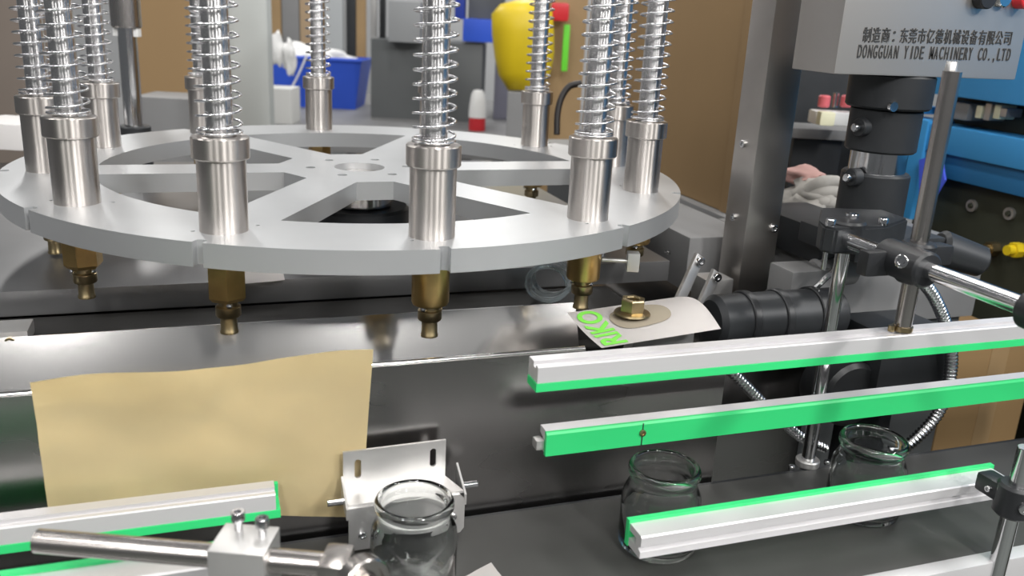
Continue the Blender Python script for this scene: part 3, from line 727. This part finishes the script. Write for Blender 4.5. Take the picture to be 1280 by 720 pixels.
for (u, v) in ((1216, 257), (1263, 267)):
    q = onX(u, v, XM+.02); bm = B(); lathe(bm, [(.0045, .0), (.009, .0), (.009, .004), (.0045, .004), (.0045, 0)], 20, Matrix.Translation(q) @ Matrix.Rotation(-PI/2, 4, 'Y')); part('washer', bm, BRKT, t)
    bm = B(); cyl(bm, q, q+Vector((-.007, 0, 0)), .0035, seg=14); part('stud', bm, OLIVE, t)
for (u, v), mm in (((1245, 311), BRASSD), ((1276, 312), YELLOW)):
    q = onX(u, v, XM+.02); bm = B(); cyl(bm, q, q+Vector((-.016, 0, 0)), .011, seg=6); cyl(bm, q+Vector((-.016, 0, 0)), q+Vector((-.026, 0, 0)), .007, seg=20); part('fitting', bm, mm, t)
q = onX(1205, 138, XM+.03); bm = B(); box(bm, q, (.04, .055, .026), .006); part('grey_connector', bm, GREYP, t)
for (u, v, s, mm) in ((1233, 140, .018, CREAM), (1244, 140, .024, BRKT), (1256, 140, .020, CREAM), (1264, 141, .012, BRKT)):
    q = onX(u, v, XM+.025); bm = B(); box(bm, q, (.03, .011, s), .002); part('terminal', bm, mm, t)
q = onX(1157, 137, XM+.03); bm = B(); box(bm, q, (.03, .03, .012), .002); part('terminal', bm, BLUEM, t)

# fittings with red caps left of the column
base = at(1038, 158, 1.35)
t = thing('fitting_block', 'cream fitting block with red caps beside the black column', 'fitting', base)
bm = B(); box(bm, at(1040, 147, 1.35), (.062, .04, .020), .004, RZ); part('body', bm, WHITEP, t)
bm = B(); box(bm, at(1032, 148, 1.31), (.022, .02, .020), .003, RZ); part('insert', bm, CREAM, t)
for u in (1029, 1057):
    q = at(u, 134, 1.35); bm = B(); cyl(bm, q, q+Vector((0, 0, .018)), .009, seg=20, bev=.002); part('red_cap', bm, mat('rose_plastic', (.60, .13, .15), 0, .4), t)
q = at(1043, 134, 1.36); bm = B(); cyl(bm, q, q+Vector((0, 0, .022)), .005, seg=16); part('pin', bm, CHROME, t)
q = at(1040, 165, 1.38); zt = q.z
t = thing('side_bench', 'dark grey bench beyond the post carrying fittings and cloth', 'bench', (q.x, q.y, 0))
bm = B(); box(bm, q+Vector((.02, .07, -.008)), (.16, .09, .016), .002, RZ); part('top', bm, GREYP, t)
bm = B(); box(bm, Vector((q.x+.02, q.y+.07, zt/2-.01)), (.08, .06, zt-.016), .003, RZ); part('pedestal', bm, BLACKM, t)
bm = B(); blob(bm, at(1022, 246, 1.12), (.034, .036, .022), 3, .5); blob(bm, at(1003, 257, 1.12), (.024, .036, .022), 5, .5)
cl = thing('glove', 'crumpled grey and pink work glove between the post and black column', 'glove', at(1015, 275, 1.12))
part('palm', bm, CLOTH, cl, smooth=80)
for (u0, v0), (u1, v1) in (((1010, 238), (1046, 226)), ((1010, 247), (1050, 240)), ((1012, 256), (1048, 255))):
    bm = B(); tube(bm, spline([at(u0, v0, 1.10), at((u0+u1)/2, (v0+v1)/2-4, 1.09), at(u1, v1, 1.10)], 6), .008, 10, lambda f: .009*(1-.25*f*f)); part('finger', bm, CLOTH, cl, smooth=80)
bm = B(); blob(bm, at(1004, 220, 1.14), (.026, .03, .012), 8, .4); part('cuff', bm, PINK, cl, smooth=80)

# ================================================================== BACKGROUND BENCH
TZ = .82
t = thing('back_bench', 'long grey workbench across the background behind the disc', 'bench', CAM+HY*3.4+Vector((0, 0, -CAM.z)))
c = CAM+HY*3.45+HX*-.25; c.z = TZ-.02
bm = B(); box(bm, c, (3.6, 1.5, .04), .004, RZ); part('top', bm, GREYP, t)
for s in (-1.6, 0, 1.6):
    for q_ in (-.65, .65):
        bm = B(); box(bm, Vector((c.x, c.y, (TZ-.04)/2))+HX*s+HY*q_, (.06, .06, TZ-.04), .003, RZ); part('leg', bm, GREYM, t)
bm = stand(463, 600, 153, 57, TZ, thick=.3, bev=.006); g = thing('grey_cabinet', 'dark grey metal cabinet on the background bench, seen beside the front centre spindle', 'cabinet', onZ(530, 153, TZ)); part('body', bm, GREYM, g)
bm = stand(463, 600, 153, 149, TZ, thick=.31); part('plinth', bm, GREYP, g)
bm = stand(616, 668, 150, 58, TZ, thick=.3, bev=.006); tag(part('grey_cabinet', bm, mat('slate_paint', (.22, .22, .28), .1, .5)), 'slate grey cabinet behind the white and red bottle', 'cabinet')
# blue bin with contents
q = onZ(390, 135, TZ); dq = depth(q); s = dq/FPX
t = thing('blue_bin', 'blue plastic bin with white film on the background bench', 'bin', q)
bm = B(); W = 124*s; H = 60*s
def taper(bm, c, w0, w1, h, dpt, tk=.006):
    for (sx, sy) in ((0, -1), (0, 1), (-1, 0), (1, 0)):
        lo = []; 
        for zz, ww in ((0, w0), (h, w1)):
            for e in (-1, 1):
                if sy: lo.append(c+HX*e*ww/2+HY*(sy*dpt/2*ww/w1)+Vector((0, 0, zz)))
                else: lo.append(c+HX*sx*ww/2+HY*(e*dpt/2*ww/w1)+Vector((0, 0, zz)))
        vs = [bm.verts.new(p_) for p_ in (lo[0], lo[1], lo[3], lo[2])]
        bm.faces.new(vs)
    bmesh.ops.remove_doubles(bm, verts=bm.verts[:], dist=1e-5)
    lowv = sorted(bm.verts, key=lambda v: v.co.z)[:4]
    bmesh.ops.contextual_create(bm, geom=lowv)
    bmesh.ops.recalc_face_normals(bm, faces=bm.faces[:])
    bmesh.ops.solidify(bm, geom=bm.faces[:], thickness=tk)
    return bm
taper(bm, q+HY*.12, W*.86, W, H, .24); part('tub', bm, BLUEP, t, smooth=20)
bm = B(); tube(bm, [q+HY*.0+HX*(-.5*W-.004)+Vector((0, 0, H)), q+HX*(.5*W+.004)+Vector((0, 0, H))], .008, 8); part('rim', bm, BLUEP, t)
bm = B(); blob(bm, q+HY*.12+HX*-.10+Vector((0, 0, H)), (.09, .08, .05), 4, .5); blob(bm, q+HY*.12+HX*.02+Vector((0, 0, H*.95)), (.10, .08, .04), 6, .5)
tag(part('white_film', bm, WHITEP, smooth=80), 'crumpled white plastic film heaped in the blue bin', 'film')
bm = B(); tube(bm, spline([q+HX*-.01+HY*-.03+Vector((0, 0, H+.01)), q+HX*-.05+HY*-.032+Vector((0, 0, H*.6)), q+HX*-.1+HY*-.032+Vector((0, 0, H*.15))], 8), .004, 8)
tag(part('white_strap', bm, WHITEP), 'thin white strap hanging down the blue bin', 'strap')
# white tufts standing left of the bin
for k, (u, v) in enumerate(((331, 70), (346, 62), (362, 72))):
    c = at(u, v, 3.05); bm = B(); blob(bm, c, (.022, .03, .055), k+11, .5); tag(part('white_bag', bm, WHITEP, smooth=80), ('left', 'middle', 'right')[k]+' of three small white bag tops above the blue bin', 'bag', 'white bags above the blue bin')
bm = stand(320, 365, 155, 112, TZ, thick=.12); tag(part('white_box', bm, mat('white_board', (.62, .62, .60), 0, .7)), 'small white box on the background bench left of the back spindle', 'box')
# second blue bag at upper centre
bm = stand(578, 632, 53, 26, .98, thick=.2, d=3.1); tag(part('blue_crate', bm, BLUEP), 'blue plastic crate on top of the slate grey cabinet', 'crate')
bm = stand(568, 580, 24, -8, .98, thick=.1, d=3.1); tag(part('blue_canister', bm, mat('blue_dark', (.02, .05, .35), 0, .5)), 'dark blue canister at the top centre above the blue crate', 'canister')
bm = stand(585, 630, 24, -30, .98, thick=.1, d=3.15); tag(part('grey_carton', bm, GREYM), 'grey carton on the blue crate at top centre', 'carton')
# bottle
q = onZ(596, 163, TZ); s = depth(q)/FPX
t = thing('bottle', 'small white bottle with red bottom half on the bench', 'bottle', q)
bm = B(); lathe(bm, [(0, 0), (10*s, 0), (10.5*s, 2*s), (10.3*s, 16*s), (0, 16*s)], 24, Matrix.Translation(q)); part('red_cup', bm, RED, t)
bm = B(); lathe(bm, [(0, 16.1*s), (11*s, 16.1*s), (10.5*s, 30*s), (8.5*s, 44*s), (6*s, 49*s), (0, 50*s)], 24, Matrix.Translation(q)); part('white_cap', bm, WHITEP, t)
# yellow sack
q = at(657, 112, 2.5)
t = thing('yellow_sack', 'bulging yellow sack behind the rear right spindle', 'sack', q)
bm = B(); prof = [(.004, 0), (.05, .005), (.072, .05), (.085, .10), (.092, .16), (.085, .21), (.06, .235), (.02, .245), (0, .245)]
lathe(bm, prof, 40, Matrix.Translation(q+Vector((0, 0, -.002))) @ Matrix.Rotation(YAW, 4, 'Z') @ Matrix.Rotation(-.10, 4, 'Y') @ Matrix.Diagonal((1.0, .6, 1, 1)))
from mathutils import noise as _nz
for v in bm.verts: v.co += HX*(.012*_nz.noise(v.co*9)) + Vector((0, 0, .006*_nz.noise(v.co*14)))
part('bag', bm, YELLOW, t, smooth=80)
bm = B(); box(bm, at(700, 15, 2.5), (.05, .05, .05), .01, RZ); part('red_tag', bm, RED, t)
q2 = at(657, 114, 2.5)
t2_ = thing('sack_stool', 'grey pillar below the yellow sack', 'stand', (q2.x, q2.y, 0))
bm = B(); box(bm, Vector((q2.x, q2.y, q2.z/2)), (.10, .10, q2.z), .004, RZ); part('post', bm, GREYP, t2_)
q = at(704, 80, 2.6); bd = thing('brown_board', 'narrow brown board with a painted lime green glow beside the yellow sack', 'board', (q.x, q.y, 0))
bm = B(); box(bm, Vector((q.x, q.y, .75)), (.12, .03, 1.5), .006, RZ); part('panel', bm, WOOD, bd)
bm = B(); box(bm, at(707, 60, 2.53), (.018, .012, .13), .004, RZ); part('lime_glow_strip', bm, LIME, bd)  # strip coloured to stand in for a lime glow
bm = B(); tube(bm, spline([at(727, 104, 1.5), at(712, 108, 1.5), at(702, 122, 1.5), at(697, 142, 1.5), at(696, 168, 1.5)], 10), .0055, 10)
tag(part('black_hose', bm, RUBBER, smooth=80), 'short curved black hose between the rear right spindles', 'hose')
# upright clutter along the wall
def upright(name, label, cat, u0, u1, vb, vt, d, material, thick=.06, floor=True):
    if floor:
        c = at((u0+u1)/2, vt, d); bm = B(); box(bm, Vector((c.x, c.y, c.z/2))+HY*thick/2, ((u1-u0)*d/FPX, thick, c.z), .004, RZ)
    else: bm = stand(u0, u1, vb, vt, 0, thick=thick, d=d)
    return tag(part(name, bm, material), label, cat)
upright('dark_backing', 'added black block for the darkness beyond the post and black column', 'cabinet', 975, 1148, 260, 40, 2.0, BLACKM, .3)  # black block added to make the view beyond the post dark
upright('brown_carton', 'tall brown carton in the left background beside the steel column', 'carton', 143, 250, 140, -60, 2.0, CARTON, .1)
upright('grey_column', 'brown grey square column at the left border', 'column', -60, 27, 170, -60, 1.9, mat('taupe_paint', (.20, .165, .14), 0, .6), .12)
upright('pale_panel', 'pale grey upright panel behind the second front spindle', 'panel', 238, 331, 150, -60, 2.3, mat('pale_panel', (.55, .58, .57), 0, .6), .05)
upright('brown_plank', 'narrow brown plank leaning at the back between grey uprights', 'plank', 332, 349, 90, -60, 4.3, WOOD, .03)
upright('grey_upright', 'grey upright right of the narrow brown plank', 'upright', 350, 372, 95, -60, 4.3, GREYP, .03)
upright('tan_plank', 'tan plank right behind the back centre spindle', 'plank', 373, 396, 95, -60, 4.3, mat('tan_board', (.40, .29, .18), 0, .7), .03)
upright('light_upright', 'light grey upright right of the back centre spindle', 'upright', 398, 428, 95, -60, 4.3, mat('light_upright', (.42, .44, .45), 0, .6), .03)
upright('black_upright', 'black upright strip left of the grey cabinet', 'upright', 432, 444, 95, -60, 4.3, BLACKM, .03)
upright('brown_upright', 'slim taupe upright beside the black strip', 'upright', 445, 457, 95, -60, 4.3, WOOD, .03)
upright('steel_frame_post', 'pale steel frame post above the grey cabinet', 'post', 463, 470, 60, -60, 3.2, BRKT, .03, floor=False)
upright('black_bar', 'black bar above the grey cabinet', 'bar', 474, 481, 60, -60, 3.2, BLACKM, .03, floor=False)
upright('grey_box', 'grey instrument box on top of the grey cabinet', 'box', 485, 525, 53, 5, 3.05, mat('mid_grey', (.30, .31, .32), .2, .5), .1, floor=False)
# slanted grey lid left behind the column
q = at(202, 122, 1.75); bm = B(); box(bm, Vector((q.x, q.y, q.z/2))+HY*.06, (.12, .12, q.z), .004, RZ); tag(part('grey_stand', bm, GREYP), 'low grey stand behind the disc beside the steel column', 'stand')
bm = stand(-40, 60, 188, 156, 0, thick=.10, d=1.3); tag(part('white_block', bm, mat('white_block', (.66, .64, .63), 0, .6)), 'white block at the left border behind the leftmost spindle', 'block')
